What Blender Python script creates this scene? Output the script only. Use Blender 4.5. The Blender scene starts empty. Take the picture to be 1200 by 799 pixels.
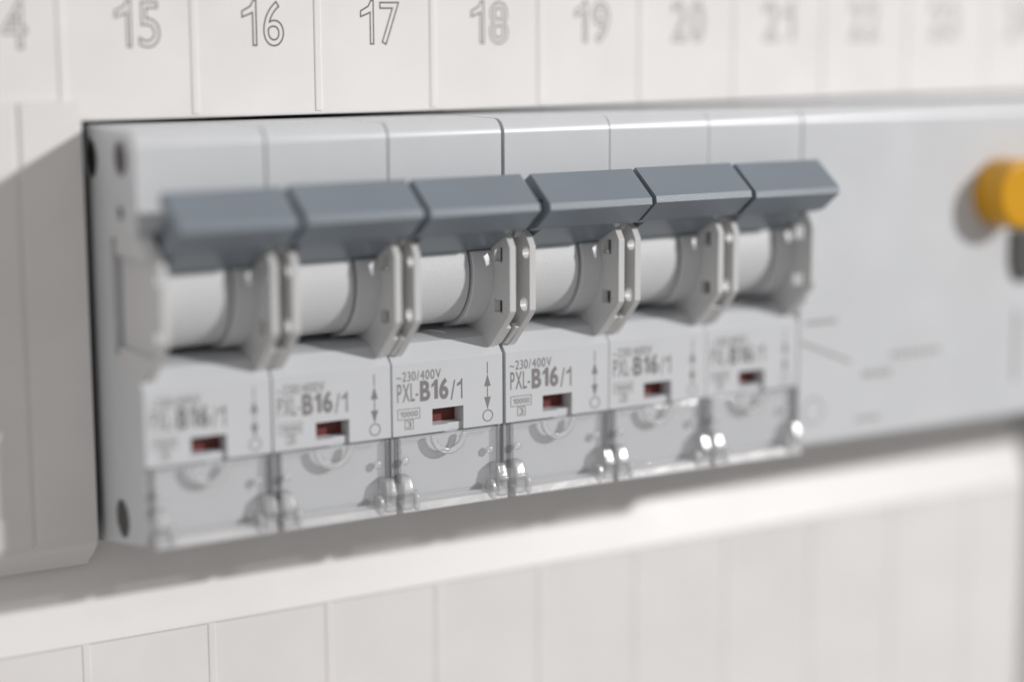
import bpy, bmesh, math
from mathutils import Vector, Matrix

MM = 0.001
scene = bpy.context.scene
COL = scene.collection

# ------------------------------------------------------------------ camera
cam_data = bpy.data.cameras.new("camera")
cam = bpy.data.objects.new("camera", cam_data)
COL.objects.link(cam)
scene.camera = cam
YAW, PITCH, ROLL = 0.5434, 0.1633, -0.0044
cyw, syw, cp, sp = math.cos(YAW), math.sin(YAW), math.cos(PITCH), math.sin(PITCH)
fw = Vector((syw * cp, cyw * cp, -sp))
r0 = Vector((cyw, -syw, 0))
u0 = r0.cross(fw)
rt = math.cos(ROLL) * r0 + math.sin(ROLL) * u0
up = -math.sin(ROLL) * r0 + math.cos(ROLL) * u0
cam.matrix_world = Matrix((
    (rt.x, up.x, -fw.x, -82.49 * MM),
    (rt.y, up.y, -fw.y, -236.04 * MM),
    (rt.z, up.z, -fw.z, 36.94 * MM),
    (0, 0, 0, 1)))
cam_data.sensor_width = 36
cam_data.lens = 67.52
cam_data.clip_start = 0.01
cam_data.clip_end = 20
cam_data.dof.use_dof = True
cam_data.dof.focus_distance = 265.0 * MM
cam_data.dof.aperture_fstop = 4.4
cam_data.dof.aperture_blades = 0

# ------------------------------------------------------------------ ambient light of the room
world = bpy.data.worlds.new("World")
scene.world = world
world.use_nodes = True
wn, wl = world.node_tree.nodes, world.node_tree.links
wn.clear()
w_out = wn.new("ShaderNodeOutputWorld")
w_bg = wn.new("ShaderNodeBackground")
w_tc = wn.new("ShaderNodeTexCoord")
w_sep = wn.new("ShaderNodeSeparateXYZ")
w_mr = wn.new("ShaderNodeMapRange")
w_ramp = wn.new("ShaderNodeValToRGB")
w_ramp.color_ramp.elements[0].color = (0.60, 0.57, 0.545, 1)
w_ramp.color_ramp.elements[1].color = (1.03, 1.02, 1.02, 1)
w_mr.inputs["From Min"].default_value = -1
w_mr.inputs["From Max"].default_value = 1
wl.new(w_tc.outputs["Generated"], w_sep.inputs[0])
wl.new(w_sep.outputs["Z"], w_mr.inputs["Value"])
wl.new(w_mr.outputs[0], w_ramp.inputs[0])
w_mx = wn.new("ShaderNodeMapRange")
w_mx.inputs["From Min"].default_value = -1
w_mx.inputs["From Max"].default_value = 1
w_mx.inputs["To Min"].default_value = 1.45
w_mx.inputs["To Max"].default_value = 0.65
w_mul = wn.new("ShaderNodeVectorMath"); w_mul.operation = 'SCALE'
wl.new(w_sep.outputs["X"], w_mx.inputs["Value"])
wl.new(w_ramp.outputs[0], w_mul.inputs[0])
wl.new(w_mx.outputs[0], w_mul.inputs["Scale"])
wl.new(w_mul.outputs[0], w_bg.inputs["Color"])
w_bg.inputs["Strength"].default_value = 0.435
wl.new(w_bg.outputs[0], w_out.inputs["Surface"])

# ------------------------------------------------------------------ key lamp, upper right
lamp_data = bpy.data.lights.new("key_lamp", 'POINT')
lamp = bpy.data.objects.new("key_lamp", lamp_data)
COL.objects.link(lamp)
ldir = Vector((0.84, -1.0, 0.52)).normalized()
lamp.location = Vector((0.060, -0.008, -0.005)) + ldir * 1.5
lamp_data.energy = 69
lamp_data.shadow_soft_size = 0.032
lamp_data.color = (1.0, 0.99, 0.985)

scene.view_settings.view_transform = 'Standard'
scene.view_settings.look = 'None'
scene.view_settings.exposure = 0
scene.view_settings.gamma = 1
scene.render.engine = 'CYCLES'
scene.cycles.use_denoising = True
scene.cycles.max_bounces = 12
scene.cycles.transparent_max_bounces = 24
scene.cycles.caustics_reflective = False
scene.cycles.caustics_refractive = False

# ------------------------------------------------------------------ materials
def plastic(name, color, rough=0.42, grain=0.06, gscale=2600, mottle=0.03, spec=0.5, rvar=0.06):
    m = bpy.data.materials.new(name)
    m.use_nodes = True
    n, l = m.node_tree.nodes, m.node_tree.links
    b = n["Principled BSDF"]
    b.inputs["Roughness"].default_value = rough
    b.inputs["Specular IOR Level"].default_value = spec
    tc = n.new("ShaderNodeTexCoord")
    nz = n.new("ShaderNodeTexNoise"); nz.inputs["Scale"].default_value = gscale
    nz.inputs["Detail"].default_value = 3
    bp = n.new("ShaderNodeBump"); bp.inputs["Strength"].default_value = grain
    bp.inputs["Distance"].default_value = 0.0001
    l.new(tc.outputs["Object"], nz.inputs["Vector"])
    l.new(nz.outputs["Fac"], bp.inputs["Height"])
    l.new(bp.outputs[0], b.inputs["Normal"])
    n2 = n.new("ShaderNodeTexNoise"); n2.inputs["Scale"].default_value = 90
    n2.inputs["Detail"].default_value = 5
    l.new(tc.outputs["Object"], n2.inputs["Vector"])
    rp = n.new("ShaderNodeValToRGB")
    rp.color_ramp.elements[0].position = 0.3
    rp.color_ramp.elements[1].position = 0.7
    rp.color_ramp.elements[0].color = (*[c * (1 - mottle) for c in color], 1)
    rp.color_ramp.elements[1].color = (*[min(1, c * (1 + mottle)) for c in color], 1)
    l.new(n2.outputs["Fac"], rp.inputs[0])
    l.new(rp.outputs[0], b.inputs["Base Color"])
    mr = n.new("ShaderNodeMapRange")
    mr.inputs["To Min"].default_value = rough - rvar
    mr.inputs["To Max"].default_value = rough + rvar
    l.new(n2.outputs["Fac"], mr.inputs["Value"])
    l.new(mr.outputs[0], b.inputs["Roughness"])
    return m

def clear_plastic(name, tint, milky, rough=0.05, edge=0.55, f0=0.022, wobble=0.12):
    """thin clear moulding: passes light straight, mirrors by Fresnel, a little cloudy"""
    m = bpy.data.materials.new(name)
    m.use_nodes = True
    n, l = m.node_tree.nodes, m.node_tree.links
    n.clear()
    out = n.new("ShaderNodeOutputMaterial")
    tr = n.new("ShaderNodeBsdfTransparent"); tr.inputs["Color"].default_value = (*tint, 1)
    gl = n.new("ShaderNodeBsdfGlossy"); gl.inputs["Roughness"].default_value = rough
    df = n.new("ShaderNodeBsdfDiffuse"); df.inputs["Color"].default_value = (0.93, 0.93, 0.935, 1)
    tl = n.new("ShaderNodeBsdfTranslucent"); tl.inputs["Color"].default_value = (0.93, 0.93, 0.935, 1)
    ml = n.new("ShaderNodeMixShader"); ml.inputs[0].default_value = 0.15
    l.new(df.outputs[0], ml.inputs[1]); l.new(tl.outputs[0], ml.inputs[2])
    m1 = n.new("ShaderNodeMixShader"); m1.inputs[0].default_value = milky
    l.new(tr.outputs[0], m1.inputs[1]); l.new(ml.outputs[0], m1.inputs[2])
    lw = n.new("ShaderNodeLayerWeight")
    pw = n.new("ShaderNodeMath"); pw.operation = 'POWER'; pw.inputs[1].default_value = 4.0
    fr = n.new("ShaderNodeMath"); fr.operation = 'MULTIPLY_ADD'
    fr.inputs[1].default_value = 0.9; fr.inputs[2].default_value = f0
    ec = n.new("ShaderNodeValToRGB")
    ec.color_ramp.elements[0].color = (*tint, 1); ec.color_ramp.elements[0].position = 0.35
    ec.color_ramp.elements[1].color = (*[c * edge for c in tint], 1)
    l.new(lw.outputs["Facing"], ec.inputs[0]); l.new(ec.outputs[0], tr.inputs["Color"])
    l.new(lw.outputs["Facing"], pw.inputs[0]); l.new(pw.outputs[0], fr.inputs[0])
    tc = n.new("ShaderNodeTexCoord")
    nz = n.new("ShaderNodeTexNoise"); nz.inputs["Scale"].default_value = 420
    bp = n.new("ShaderNodeBump"); bp.inputs["Strength"].default_value = wobble
    bp.inputs["Distance"].default_value = 0.0002
    l.new(tc.outputs["Object"], nz.inputs["Vector"])
    l.new(nz.outputs["Fac"], bp.inputs["Height"])
    l.new(bp.outputs[0], gl.inputs["Normal"]); l.new(bp.outputs[0], lw.inputs["Normal"])
    m2 = n.new("ShaderNodeMixShader")
    l.new(fr.outputs[0], m2.inputs[0])
    l.new(m1.outputs[0], m2.inputs[1]); l.new(gl.outputs[0], m2.inputs[2])
    l.new(m2.outputs[0], out.inputs["Surface"])
    return m

M = {
    'board': plastic('white_board_plastic', (0.785, 0.768, 0.755), 0.37, 0.05, spec=0.24),
    'body': plastic('pale_grey_plastic', (0.625, 0.637, 0.655), 0.33, 0.05),
    'flange': plastic('light_grey_plastic', (0.62, 0.618, 0.615), 0.36, 0.05),
    'drum': plastic('grainy_grey_plastic', (0.615, 0.622, 0.63), 0.50, 0.5, 3200),
    'lever': plastic('slate_grey_plastic', (0.198, 0.230, 0.264), 0.33, 0.12),
    'red': plastic('dark_red_plastic', (0.15, 0.028, 0.026), 0.45),
    'yellow': plastic('amber_yellow_plastic', (0.66, 0.325, 0.006), 0.32),
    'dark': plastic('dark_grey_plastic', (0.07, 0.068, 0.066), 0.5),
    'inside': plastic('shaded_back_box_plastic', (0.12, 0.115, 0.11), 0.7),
    'ink': plastic('grey_print_ink', (0.215, 0.205, 0.203), 0.6),
    'ink_soft': plastic('pale_grey_print_ink', (0.31, 0.31, 0.31), 0.6),
    'groove': plastic('numeral_outline_ink', (0.13, 0.125, 0.125), 0.6),
    'clear': clear_plastic('clear_cover_plastic', (0.995, 0.995, 0.995), 0.01),
    'clip': clear_plastic('cloudy_clear_plastic', (0.96, 0.96, 0.965), 0.3, 0.19, 0.45, 0.055, 0.7),
    'lip': clear_plastic('frosted_edge_plastic', (0.97, 0.97, 0.97), 0.55, 0.2, 0.7, 0.05, 0.35),
    'paper': plastic('label_card', (0.63, 0.642, 0.66), 0.7, 0.1, spec=0.2),
    'rail': clear_plastic('edge_on_clear_plastic', (0.86, 0.86, 0.865), 0.05, 0.06),
}

# ------------------------------------------------------------------ mesh helpers (all in millimetres)
def prism(bm, loop, a0, a1, axis='x'):
    """extrude a closed (p, q) loop along an axis: x -> (Y,Z), y -> (X,Z), z -> (X,Y)"""
    def mk(a, p, q):
        return (a, p, q) if axis == 'x' else (p, a, q) if axis == 'y' else (p, q, a)
    v0 = [bm.verts.new(mk(a0, p, q)) for p, q in loop]
    v1 = [bm.verts.new(mk(a1, p, q)) for p, q in loop]
    fs = [bm.faces.new(v0), bm.faces.new(v1)]
    k = len(loop)
    for i in range(k):
        fs.append(bm.faces.new((v0[i], v0[(i + 1) % k], v1[(i + 1) % k], v1[i])))
    bmesh.ops.recalc_face_normals(bm, faces=fs)

def box(bm, x0, x1, y0, y1, z0, z1):
    prism(bm, [(y0, z0), (y1, z0), (y1, z1), (y0, z1)], x0, x1)

def arc(cx, cy, r, a0, a1, n):
    return [(cx + r * math.cos(math.radians(a0 + (a1 - a0) * i / n)),
             cy + r * math.sin(math.radians(a0 + (a1 - a0) * i / n))) for i in range(n + 1)]

def circle(cx, cy, r, n=32):
    return arc(cx, cy, r, 0, 360, n)[:-1]

def cyl(bm, x0, x1, cy, cz, r, n=32):
    prism(bm, circle(cy, cz, r, n), x0, x1)

def link(o, parent):
    COL.objects.link(o)
    if parent is not None:
        o.parent = parent
    return o

def finish(name, bm, mat, parent=None, bevel=0.0, seg=2, cuts=None, angle=35, post=None):
    """booleans and bevels in mm, then one mesh object in metres"""
    me = bpy.data.meshes.new(name)
    bm.to_mesh(me); bm.free()
    tmp = bpy.data.objects.new("tmp", me)
    COL.objects.link(tmp)
    ctmp = None
    if cuts is not None:
        cme = bpy.data.meshes.new("cut"); cuts.to_mesh(cme); cuts.free()
        ctmp = bpy.data.objects.new("cut", cme); COL.objects.link(ctmp)
        md = tmp.modifiers.new("b", 'BOOLEAN'); md.operation = 'DIFFERENCE'
        md.object = ctmp; md.solver = 'EXACT'; md.use_self = True
    if bevel > 0:
        md = tmp.modifiers.new("v", 'BEVEL'); md.width = bevel; md.segments = seg
        md.limit_method = 'ANGLE'; md.angle_limit = math.radians(28)
        md.use_clamp_overlap = True
    for p in tmp.data.polygons: p.use_smooth = True
    if bevel > 0:
        md = tmp.modifiers.new("w", 'WEIGHTED_NORMAL'); md.keep_sharp = False; md.weight = 80
    dg = bpy.context.evaluated_depsgraph_get()
    new = bpy.data.meshes.new_from_object(tmp.evaluated_get(dg))
    bpy.data.objects.remove(tmp)
    if ctmp: bpy.data.objects.remove(ctmp)
    new.name = name
    new.transform(Matrix.Scale(MM, 4))
    if bevel <= 0:
        for p in new.polygons: p.use_smooth = True
        new.set_sharp_from_angle(angle=math.radians(angle))
    new.materials.clear(); new.materials.append(mat)
    return link(bpy.data.objects.new(name, new), parent)

def font_glyph(ch, bold):
    """one character of the built-in font as a flat mesh, cap height about 1"""
    cu = bpy.data.curves.new("t", 'FONT')
    cu.body = ch; cu.size = 1.4; cu.resolution_u = 8; cu.offset = bold
    o = bpy.data.objects.new("t", cu); COL.objects.link(o)
    bpy.context.view_layer.update()
    me = bpy.data.meshes.new_from_object(o.evaluated_get(bpy.context.evaluated_depsgraph_get()))
    bpy.data.objects.remove(o)
    bm = bmesh.new(); bm.from_mesh(me)
    bmesh.ops.remove_doubles(bm, verts=bm.verts, dist=1e-5)
    return bm

def one_glyph(bold):
    w = 0.105 + 3.0 * bold
    bm = bmesh.new()
    x1 = 0.42 + bold
    vs = [bm.verts.new((x, y, 0)) for x, y in
          [(x1 - w, 0), (x1, 0), (x1, 1.0), (x1 - w * 0.75, 1.0), (x1 - w - 0.06, 0.87), (0.0, 0.76), (0.0, 0.63 - bold * 0.6), (x1 - w - 0.08, 0.70 - bold * 0.5), (x1 - w, 0.73 - bold * 0.5)]]
    bm.faces.new(vs)
    return bm

def dash_glyph():
    bm = bmesh.new()
    bm.faces.new([bm.verts.new((x, y, 0)) for x, y in [(0, 0.27), (0.34, 0.27), (0.34, 0.38), (0, 0.38)]])
    return bm

def text_mesh(s, height, bold=0.0, outline=0.0, depth=0.012, spacing=1.0):
    """a line of lettering in the XZ plane in mm: solid raised print, or outlined numerals"""
    out = bmesh.new()
    cur = 0.0
    for ch in s:
        g = one_glyph(bold) if ch == '1' else dash_glyph() if ch == '-' else font_glyph(ch, bold)
        xs = [v.co.x for v in g.verts]
        sh = cur - min(xs)
        cur += max(xs) - min(xs) + 0.15 * spacing
        for v in g.verts: v.co.x += sh
        if not outline:
            flat = [v for v in g.verts]
            r = bmesh.ops.extrude_face_region(g, geom=list(g.faces))
            for e in r['geom']:
                if isinstance(e, bmesh.types.BMVert): e.co.z += depth / height * 2
            bmesh.ops.recalc_face_normals(g, faces=g.faces)
            me = bpy.data.meshes.new("g"); g.to_mesh(me); g.free()
            out.from_mesh(me)
            continue
        edges = [e for e in g.edges if len(e.link_faces) == 1]
        nxt = {}
        for e in edges:
            for a, b in ((e.verts[0], e.verts[1]), (e.verts[1], e.verts[0])):
                nxt.setdefault(a, []).append(b)
        seen = set()
        for v in nxt:
            if v in seen: continue
            lp = [v]; seen.add(v); c0 = v
            while True:
                cand = [w for w in nxt[c0] if w not in seen]
                if not cand: break
                c0 = cand[0]; seen.add(c0); lp.append(c0)
            lp = [Vector((w.co.x, w.co.y)) for w in lp]
            k = len(lp); ring = []
            for i in range(k):
                p = lp[i]
                d1 = (p - lp[i - 1]).normalized(); d2 = (lp[(i + 1) % k] - p).normalized()
                nrm = Vector((-(d1 + d2).y, (d1 + d2).x))
                if nrm.length < 1e-6: nrm = Vector((-d1.y, d1.x))
                nrm.normalize()
                off = nrm * (outline / height / 2 / max(0.5, nrm.dot(Vector((-d1.y, d1.x)))))
                q0, q1 = p + off, p - off
                dz = depth / height
                ring.append([out.verts.new((q0.x, q0.y, -dz)), out.verts.new((q0.x, q0.y, dz)),
                             out.verts.new((q1.x, q1.y, dz)), out.verts.new((q1.x, q1.y, -dz))])
            for i in range(k):
                A, B = ring[i], ring[(i + 1) % k]
                for j in range(4):
                    out.faces.new((A[j], A[(j + 1) % 4], B[(j + 1) % 4], B[j]))
        g.free()
    bmesh.ops.recalc_face_normals(out, faces=out.faces)
    for v in out.verts:
        x, y, z = v.co
        v.co = (x * height, -z * height, y * height)
    return out

def place_text(bm, x0, x1, z0, z1, y, zshear=0.0):
    xs = [v.co.x for v in bm.verts]; zs = [v.co.z for v in bm.verts]
    ax, bx, az, bz = min(xs), max(xs), min(zs), max(zs)
    for v in bm.verts:
        v.co = (x0 + (v.co.x - ax) / (bx - ax) * (x1 - x0), y + v.co.y,
                z0 + (v.co.z - az) / (bz - az) * (z1 - z0))

def thing(name, loc, label, cat, group=None):
    o = bpy.data.objects.new(name, None)
    o.empty_display_size = 0.01
    COL.objects.link(o)
    o.location = [c * MM for c in loc]
    o['label'] = label; o['category'] = cat
    if group: o['group'] = group
    return o

# ------------------------------------------------------------------ distribution board (cover, numerals, back box)
board = thing('distribution_board', (0, 0, 0),
              'white plastic distribution board cover with outlined numbers above the row of breakers', 'distribution board')
RIB0, RIBP = -3.0, 18.11
BY = 7.0                                   # depth of the cover's front face
bm = bmesh.new()
XL, XR = -150.0, 173.4
# upper field, lip at the cut-out, side border
prism(bm, [(BY + 2.0, 24.7), (BY + 0.45, 24.7), (BY + 0.12, 24.82), (BY, 25.15), (BY, 110), (BY + 2.0, 110)], XL, XR)
# lower sloping ledge and the field under it
prism(bm, [(BY + 6.0, -31.0), (BY + 5.6, -31.3), (BY + 0.25, -44.7), (BY, -45.1), (BY + 0.02, -45.3), (BY + 0.2, -45.5),
           (BY + 0.2, -120), (BY + 7, -120), (BY + 7, -31.0)], XL, XR)
for i in range(-5, 10):
    c = RIB0 + RIBP * i
    if c < XR - 2:
        w = 0.62
        for z0, z1, o, h in ((25.25, 109, 0.0, 0.19), (-119, -45.4, 0.2, 0.14)):
            y = BY + o
            prism(bm, [(c - w, y + 0.2), (c - w, y - 0.02), (c - w + 0.2, y - h), (c + w - 0.25, y - h),
                       (c + w, y - 0.02), (c + w, y + 0.2)], z0, z1, 'z')
finish('cover_panel', bm, M['board'], board, 0.12)
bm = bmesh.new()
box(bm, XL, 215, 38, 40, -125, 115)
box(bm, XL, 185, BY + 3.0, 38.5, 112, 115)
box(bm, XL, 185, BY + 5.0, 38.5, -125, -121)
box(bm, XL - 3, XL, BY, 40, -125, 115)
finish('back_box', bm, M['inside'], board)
for z0, z1 in ((-125, -38), (26, 115)):
    bm = bmesh.new()
    box(bm, 173.7, 181, BY + 5.5, BY + 7.5, z0, z1)
    box(bm, 180.0, 185, BY - 1.0, BY + 7.6, z0, z1)  # outer wall added out of view to keep the recess in shade
    finish('frame_border', bm, M['board'], board, 0.4)
for n in range(14, 25):
    t = text_mesh(str(n), 6.0, outline=0.22, depth=0.03, spacing=1.5)
    c = 7.3 + 17.81 * (n - 15)
    place_text(t, c - 3.1, c + 3.1, 34.08, 40.38, BY - 0.004)
    finish('number_mark', t, M['groove'], board)

# ------------------------------------------------------------------ blanking plate left of the row
bp_root = thing('blanking_plate', (-1.2, BY, -2), 'white grooved blanking plate filling the slot left of the breakers, half in shadow', 'blanking plate')
bm = bmesh.new(); grv = bmesh.new()
prism(bm, [(-1.4, 29.3), (-1.4, -27.9), (-1.0, -29.2), (0.2, -30.6), (3.0, -32.6), (3.0, -33.0), (4.4, -31.5), (4.4, -29.0), (-0.26, -26.0), (-0.26, 29.3)], -140, 0)
for gx in (-8.4, -17.4, -26.4, -35.4, -44.4):
    prism(grv, [(gx - 0.45, -1.42), (gx + 0.45, -1.42), (gx + 0.12, -0.95), (gx - 0.12, -0.95)], -31, 32, 'z')
finish('plate_face', bm, M['board'], bp_root, 0.3, 3, cuts=grv)

# ------------------------------------------------------------------ circuit breaker
W = 17.5
CORE = ([(25, 24.25), (-8.0, 24.25)] + [(-8.2 + 2.2 * math.cos(math.radians(a)), 22.05 + 2.2 * math.sin(math.radians(a)))
        for a in (97, 105, 113, 121, 129, 137, 145, 153, 161, 169, 175)] +
        [(-10.4, 22.0), (-10.4, 12.0), (-9.4, 10.8), (-0.5, 10.4), (-0.5, -4.7), (-5.8, -5.0), (-8.35, -5.75), (-10.4, -8.1),
         (-10.4, -18.0), (-9.72, -18.05), (-9.72, -27.6), (-9.2, -28.4), (25, -34.5)])
PLATE = [(-15.5, 7.2), (-14.5, 8.7), (-12.9, 9.5), (-9.0, 12.2), (-2, 12.2), (-2, -7.2), (-9.6, -7.2), (-10.35, -6.75), (-14.9, -2.3), (-15.5, -1.5)]
DC = (-3.2, 3.3)

def make_breaker():
    root = thing('circuit_breaker', (0, 0, 0), '', 'circuit breaker', 'circuit breakers clipped side by side in a row')
    # housing
    bm = bmesh.new()
    prism(bm, CORE, 0.13, W - 0.13)
    cut = bmesh.new()
    box(cut, 6.2, 11.1, -11.5, -7.2, -17.05, -14.75)
    box(cut, 8.75, 11.09, -11.5, -9.85, -18.6, -17.0)
    for cy, cz, r in ((-5.0, 20.6, 2.3), (-4.4, 13.7, 1.0), (-0.9, -26.5, 2.6), (6.2, 20.0, 2.6)):
        cyl(cut, -1, 5.0, cy, cz, r, 28)
    me_core = finish('housing', bm, M['body'], root, 0.17, 2, cuts=cut)
    bm = bmesh.new(); cut = bmesh.new()
    prism(bm, PLATE, 0.95, 1.92)
    prism(bm, PLATE, 15.58, 16.55)
    for (yy, zz) in (((-13.55, -11.5), (5.0, 7.05)), ((-13.5, -11.3), (-2.0, -0.2))):
        box(cut, 15.2, 17.0, yy[0], yy[1], zz[0], zz[1])
    cyl(cut, 0.5, 2.4, -14.45, 6.3, 0.85, 24)
    cyl(cut, 0.5, 2.4, -13.95, -0.85, 1.0, 24)
    finish('flange_plate', bm, M['flange'], root, 0.2, 2, cuts=cut)
    # roots of the plates out to the module side, moulded cheek round the drum
    bm = bmesh.new()
    low = [(-13.0, -4.15), (-12.3, -3.6), (-9.5, -3.6), (-2, -3.6), (-2, -7.0), (-9.62, -7.0), (-10.3, -6.6)]
    high = [(-13.4, 9.2), (-12.9, 9.35), (-9.0, 12.0), (-2, 12.0), (-2, 8.2), (-12.9, 8.2)]
    for x0, x1 in ((0.12, 1.2), (16.3, W - 0.12)):
        prism(bm, low, x0, x1); prism(bm, high, x0, x1)
    finish('flange_root', bm, M['flange'], root, 0.15)
    bm = bmesh.new()
    a_top = math.degrees(math.acos((6.5 - DC[1]) / 8.0)) + 90
    a = arc(DC[0], DC[1], 8.0, a_top, 264, 22)
    prism(bm, a + [(-2.0, -5.2), (-2.0, 6.5)], 12.45, 15.7)
    finish('drum_cheek', bm, M['body'], root, 0.22, 3)
    # moving parts
    bm = bmesh.new()
    cyl(bm, 2.0, 12.15, DC[0], DC[1], 7.4, 96)
    cyl(bm, 2.0, 4.4, DC[0], DC[1], 7.75, 96)
    finish('switch_drum', bm, M['drum'], root, 0.12, 2)
    bm = bmesh.new()
    lx0, lx1 = 0.5, 17.0
    bar = [(-14.5, 16.2), (-16.1, 17.15), (-21.1, 13.5), (-21.25, 12.6), (-17.7, 9.95), (-15.6, 9.4), (-15.3, 10.6), (-18.4, 12.75)]
    prism(bm, bar, lx0, lx1)
    finish_lever = bm
    prism(bm, [(-18.3, 12.6), (-17.5, 10.2), (-10.3, 6.55), (-8.8, 7.2), (-8.9, 11.6), (-14.2, 14.8), (-15.6, 15.2)], 2.2, 15.35)
    notch = bmesh.new()
    box(notch, 0.3, 1.5, -19.2, -17.6, 12.1, 13.9)
    finish('handle', bm, M['lever'], root, 0.1, 2, cuts=notch)
    bm = bmesh.new()
    box(bm, 6.0, 11.3, -7.9, -7.25, -17.2, -14.6)
    finish('status_flag', bm, M['red'], root)
    # clear terminal cover with its clips
    bm = bmesh.new()
    prism(bm, [(-10.55, -18.15), (-10.75, -18.35), (-10.75, -27.1), (-9.95, -27.1), (-9.95, -18.15)], 0.45, W - 0.45)
    prism(bm, [(1.6, -18.35), (5.2, -18.35), (5.2, -18.75), (1.6, -18.75)], -11.0, -10.7, 'y')
    prism(bm, [(11.6, -18.35), (15.4, -18.35), (15.4, -18.75), (11.6, -18.75)], -11.0, -10.7, 'y')
    card = bmesh.new()
    box(card, 1.15, W - 1.15, -9.84, -9.73, -26.55, -18.55)
    finish('label_insert', card, M['paper'], root)
    cov = finish('terminal_cover', bm, M['clear'], root, 0.14, 2)
    bm = bmesh.new()
    box(bm, 0.42, 0.95, -11.15, -9.85, -24.4, -18.2)
    box(bm, W - 0.95, W - 0.42, -11.15, -9.85, -24.4, -18.2)
    finish('side_rail', bm, M['rail'], cov, 0.12)
    bm = bmesh.new()
    ring = arc(8.35, -18.2, 2.85, 180, 360, 24) + arc(8.35, -18.2, 2.0, 360, 180, 24)
    prism(bm, ring, -11.55, -10.75, 'y')
    finish('thumb_grip', bm, M['clip'], cov, 0.2, 3)
    bm = bmesh.new()
    prism(bm, [(-10.75, -26.75), (-11.5, -27.05), (-11.95, -27.12), (-12.4, -28.0), (-12.3, -28.25), (-9.9, -28.3), (-9.9, -27.12), (-10.7, -27.12)], 0.5, W - 0.5)
    finish('cover_lip', bm, M['lip'], cov, 0.1)
    bm = bmesh.new()
    for cx in (1.75, 15.1):
        mat = Matrix.Translation((cx, -10.75, -21.4)) @ Matrix.Diagonal((0.58, 0.35, 0.58, 1))
        bmesh.ops.create_uvsphere(bm, u_segments=16, v_segments=10, radius=1, matrix=mat)
    finish('cover_stud', bm, M['clip'], cov)
    def clip(x0, x1, lx0_, lx1_):
        b = bmesh.new()
        prism(b, [(-9.8, -23.25), (-11.9, -23.3), (-12.6, -24.9), (-12.95, -25.25), (-12.4, -26.0), (-12.6, -27.4), (-12.0, -28.2), (-9.8, -28.2)], x0, x1)
        prism(b, [(p - 11.6, q - 26.9) for p, q in [(1.15 * math.cos(t * math.pi / 9), 1.6 * math.sin(t * math.pi / 9)) for t in range(18)]], lx0_, lx1_)
        finish('hinge_clip', b, M['clip'], cov, 0.34, 4)
    clip(15.35, 17.05, 14.3, 15.2)
    clip(0.45, 2.15, 2.3, 3.1)
    # printing on the face
    fy = -10.41
    t = text_mesh('~230/400V', 1.2, spacing=1.15)
    place_text(t, 0.75, 7.6, -10.55, -9.25, fy)
    finish('voltage_marking', t, M['ink'], root)
    t = text_mesh('PXL-', 2.4)
    place_text(t, 0.85, 4.05, -13.35, -10.85, fy)
    finish('type_marking', t, M['ink'], root)
    t = text_mesh('B16', 2.9, bold=0.05, spacing=0.75)
    place_text(t, 4.35, 8.75, -13.55, -10.6, fy)
    finish('rating_marking', t, M['ink'], root)
    t = text_mesh('/1', 2.7, spacing=0.9)
    place_text(t, 9.1, 10.95, -13.75, -10.95, fy)
    finish('pole_marking', t, M['ink'], root)
    b = bmesh.new()
    def frame(b, x0, x1, z0, z1, w=0.09):
        for (a0, a1, c0, c1) in ((x0, x1, z1 - w, z1), (x0, x1, z0, z0 + w), (x0, x0 + w, z0 + w, z1 - w), (x1 - w, x1, z0 + w, z1 - w)):
            box(b, a0, a1, fy - 0.012, fy + 0.012, c0, c1)
    frame(b, 0.85, 4.3, -15.8, -14.3)
    frame(b, 1.95, 3.3, -17.2, -15.88)
    for txt, a0, a1, c0, c1 in (('10000', 1.25, 3.95, -15.45, -14.65), ('3', 2.3, 2.95, -17.0, -16.1)):
        t = text_mesh(txt, 0.8, spacing=1.1)
        place_text(t, a0, a1, c0, c1, fy)
        mm_ = bpy.data.meshes.new("q"); t.to_mesh(mm_); t.free(); b.from_mesh(mm_)
    finish('capacity_marking', b, M['ink'], root)
    b = bmesh.new()
    ax = 14.95
    flat = lambda loop: prism(b, loop, fy - 0.012, fy + 0.012, 'y')
    flat([(ax - .07, -10.7), (ax + .07, -10.7), (ax + .07, -9.05), (ax - .07, -9.05)])
    flat([(ax - .52, -12.45), (ax + .52, -12.45), (ax, -10.75)])
    flat([(ax - .07, -13.95), (ax + .07, -13.95), (ax + .07, -12.47), (ax - .07, -12.47)])
    flat([(ax - .52, -13.97), (ax, -15.7), (ax + .52, -13.97)])
    flat(arc(ax + .03, -16.6, .85, 0, 359.9, 36) + arc(ax + .03, -16.6, .7, 359.9, 0, 36))
    finish('switch_symbol', b, M['ink'], root)
    return root

proto = make_breaker()
parts = [(c, list(c.children)) for c in proto.children]
labels = [
    'leftmost grey circuit breaker, its shaded bare side wall with round rivet holes exposed',
    'grey circuit breaker below number 17, right beside the end one with the bare side',
    'sharpest circuit breaker of the row, with crisp B16 print, left of the wide gap',
    'circuit breaker just right of the wide central gap, the notched end of its handle showing',
    'softly blurred circuit breaker below the number 20, second from the wide grey device',
    'circuit breaker at the right end of the six, touching the wide grey device',
]
dx = [-0.16, -0.15, -0.15, 0.14, 0.04, -0.08]
hdx = [0.0, 0.0, -0.10, 0.2, 0.05, -0.05]               # play of each handle on its axle
hrot = [0.25, -0.35, 0.0, 0.2, -0.3, 0.35]              # each handle rests at its own angle, degrees
hscale = [0.95, 1, 1, 1, 1, 0.93]
ink = [(0.05, 0.03), (-0.06, -0.02), (0, 0), (0.04, -0.05), (-0.03, 0.05), (0.06, 0.02)]   # print drift, mm
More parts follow.
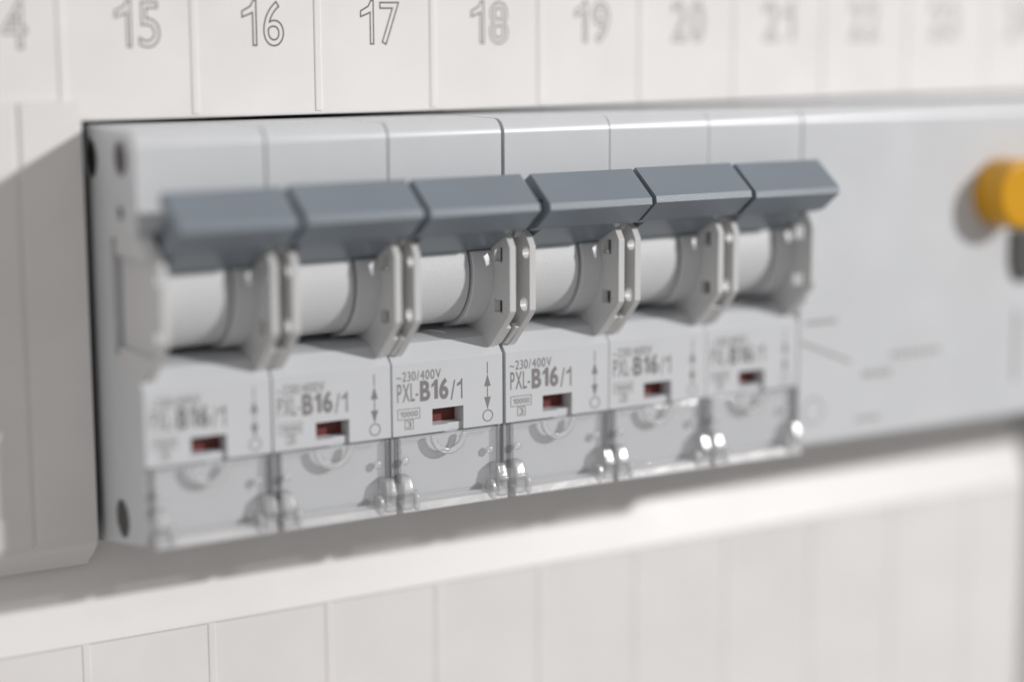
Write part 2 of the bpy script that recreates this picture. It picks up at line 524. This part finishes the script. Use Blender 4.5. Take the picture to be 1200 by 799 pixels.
for i in range(6):
    if i == 0:
        r = proto
    else:
        r = proto.copy(); COL.objects.link(r)
        for c, subs in parts:
            c2 = c.copy(); COL.objects.link(c2); c2.parent = r
            for s in subs:
                s2 = s.copy(); COL.objects.link(s2); s2.parent = c2
    r.location = ((W * i + dx[i]) * MM, 0, 0)
    r['label'] = labels[i]
    for c in r.children:
        if c.name.startswith('handle'):
            off = 17.0 * (1 - hscale[i]) if i == 0 else 0.0
            t = math.radians(hrot[i])
            cy_, cz_ = DC
            c.rotation_euler.x = t
            c.scale.x = hscale[i]
            c.location = ((hdx[i] + off) * MM, (cy_ - (cy_ * math.cos(t) - cz_ * math.sin(t))) * MM,
                          (cz_ - (cy_ * math.sin(t) + cz_ * math.cos(t))) * MM)
        elif 'marking' in c.name or 'symbol' in c.name:
            c.location.x = ink[i][0] * MM; c.location.z = ink[i][1] * MM

# dark plugs that paint shade into the side wall holes of the end breaker
for cy, cz, r_, d in ((-5.0, 20.6, 2.22, 0.35), (-4.4, 13.7, 0.94, 0.3), (-0.9, -26.5, 2.5, 0.4), (6.2, 20.0, 2.5, 0.5)):
    bm = bmesh.new()
    cyl(bm, d, 4.5, cy, cz, r_, 28)
    finish('rivet', bm, M['dark'], proto, 0.15)

# ------------------------------------------------------------------ wide residual current device at the right
rcd = thing('residual_current_device', (105.0, 0, 0),
            'wide pale grey residual current device with a yellow test button, ending the row', 'safety switch')
WR = 100.0
bm = bmesh.new()
prism(bm, CORE[:13] + [(-10.4, 22.0), (-10.4, -27.2), (-9.9, -27.9), (25, -33.5)], 0.0, WR)
cut = bmesh.new()
finish('housing', bm, M['body'], rcd, 0.3, 3)
bm = bmesh.new()
prism(bm, circle(41.1, 9.8, 5.6, 48), -16.5, -9.9, 'y')
finish('test_button', bm, M['yellow'], rcd, 0.8, 4)
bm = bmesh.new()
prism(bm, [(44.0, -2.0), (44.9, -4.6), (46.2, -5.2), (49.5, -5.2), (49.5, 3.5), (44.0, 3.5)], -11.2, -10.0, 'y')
finish('toggle', bm, M['dark'], rcd, 0.5, 3)  # cast shadow below the button, put in as a dark block
b = bmesh.new()
fy = -10.41
def mark(x0, z0, x1, z1, w):
    d = Vector((x1 - x0, z1 - z0)).normalized(); n_ = Vector((-d.y, d.x)) * w / 2
    prism(b, [(x0 + n_.x, z0 + n_.y), (x1 + n_.x, z1 + n_.y), (x1 - n_.x, z1 - n_.y), (x0 - n_.x, z0 - n_.y)], fy - 0.012, fy + 0.012, 'y')
mark(1.4, -8.5, 7.6, -8.5, 0.55)
mark(0.6, -11.4, 10.6, -15.3, 0.45)
for k in range(6):
    mark(13.0 + k * 1.05, -17.6, 13.6 + k * 1.05, -17.6, 1.1)
for k in range(9):
    mark(19.0 + k * 1.2, -15.0, 19.7 + k * 1.2, -15.0, 0.9)
for k in range(4):
    mark(12.0 + k * 1.3, -24.6, 12.8 + k * 1.3, -24.6, 0.8)
prism(b, arc(3.2, -22.3, 2.1, 0, 359.9, 30) + arc(3.2, -22.3, 1.85, 359.9, 0, 30), fy - 0.012, fy + 0.012, 'y')
mark(46.3, -10, 46.3, -22, 0.8)
finish('printed_diagram', b, M['ink_soft'], rcd)
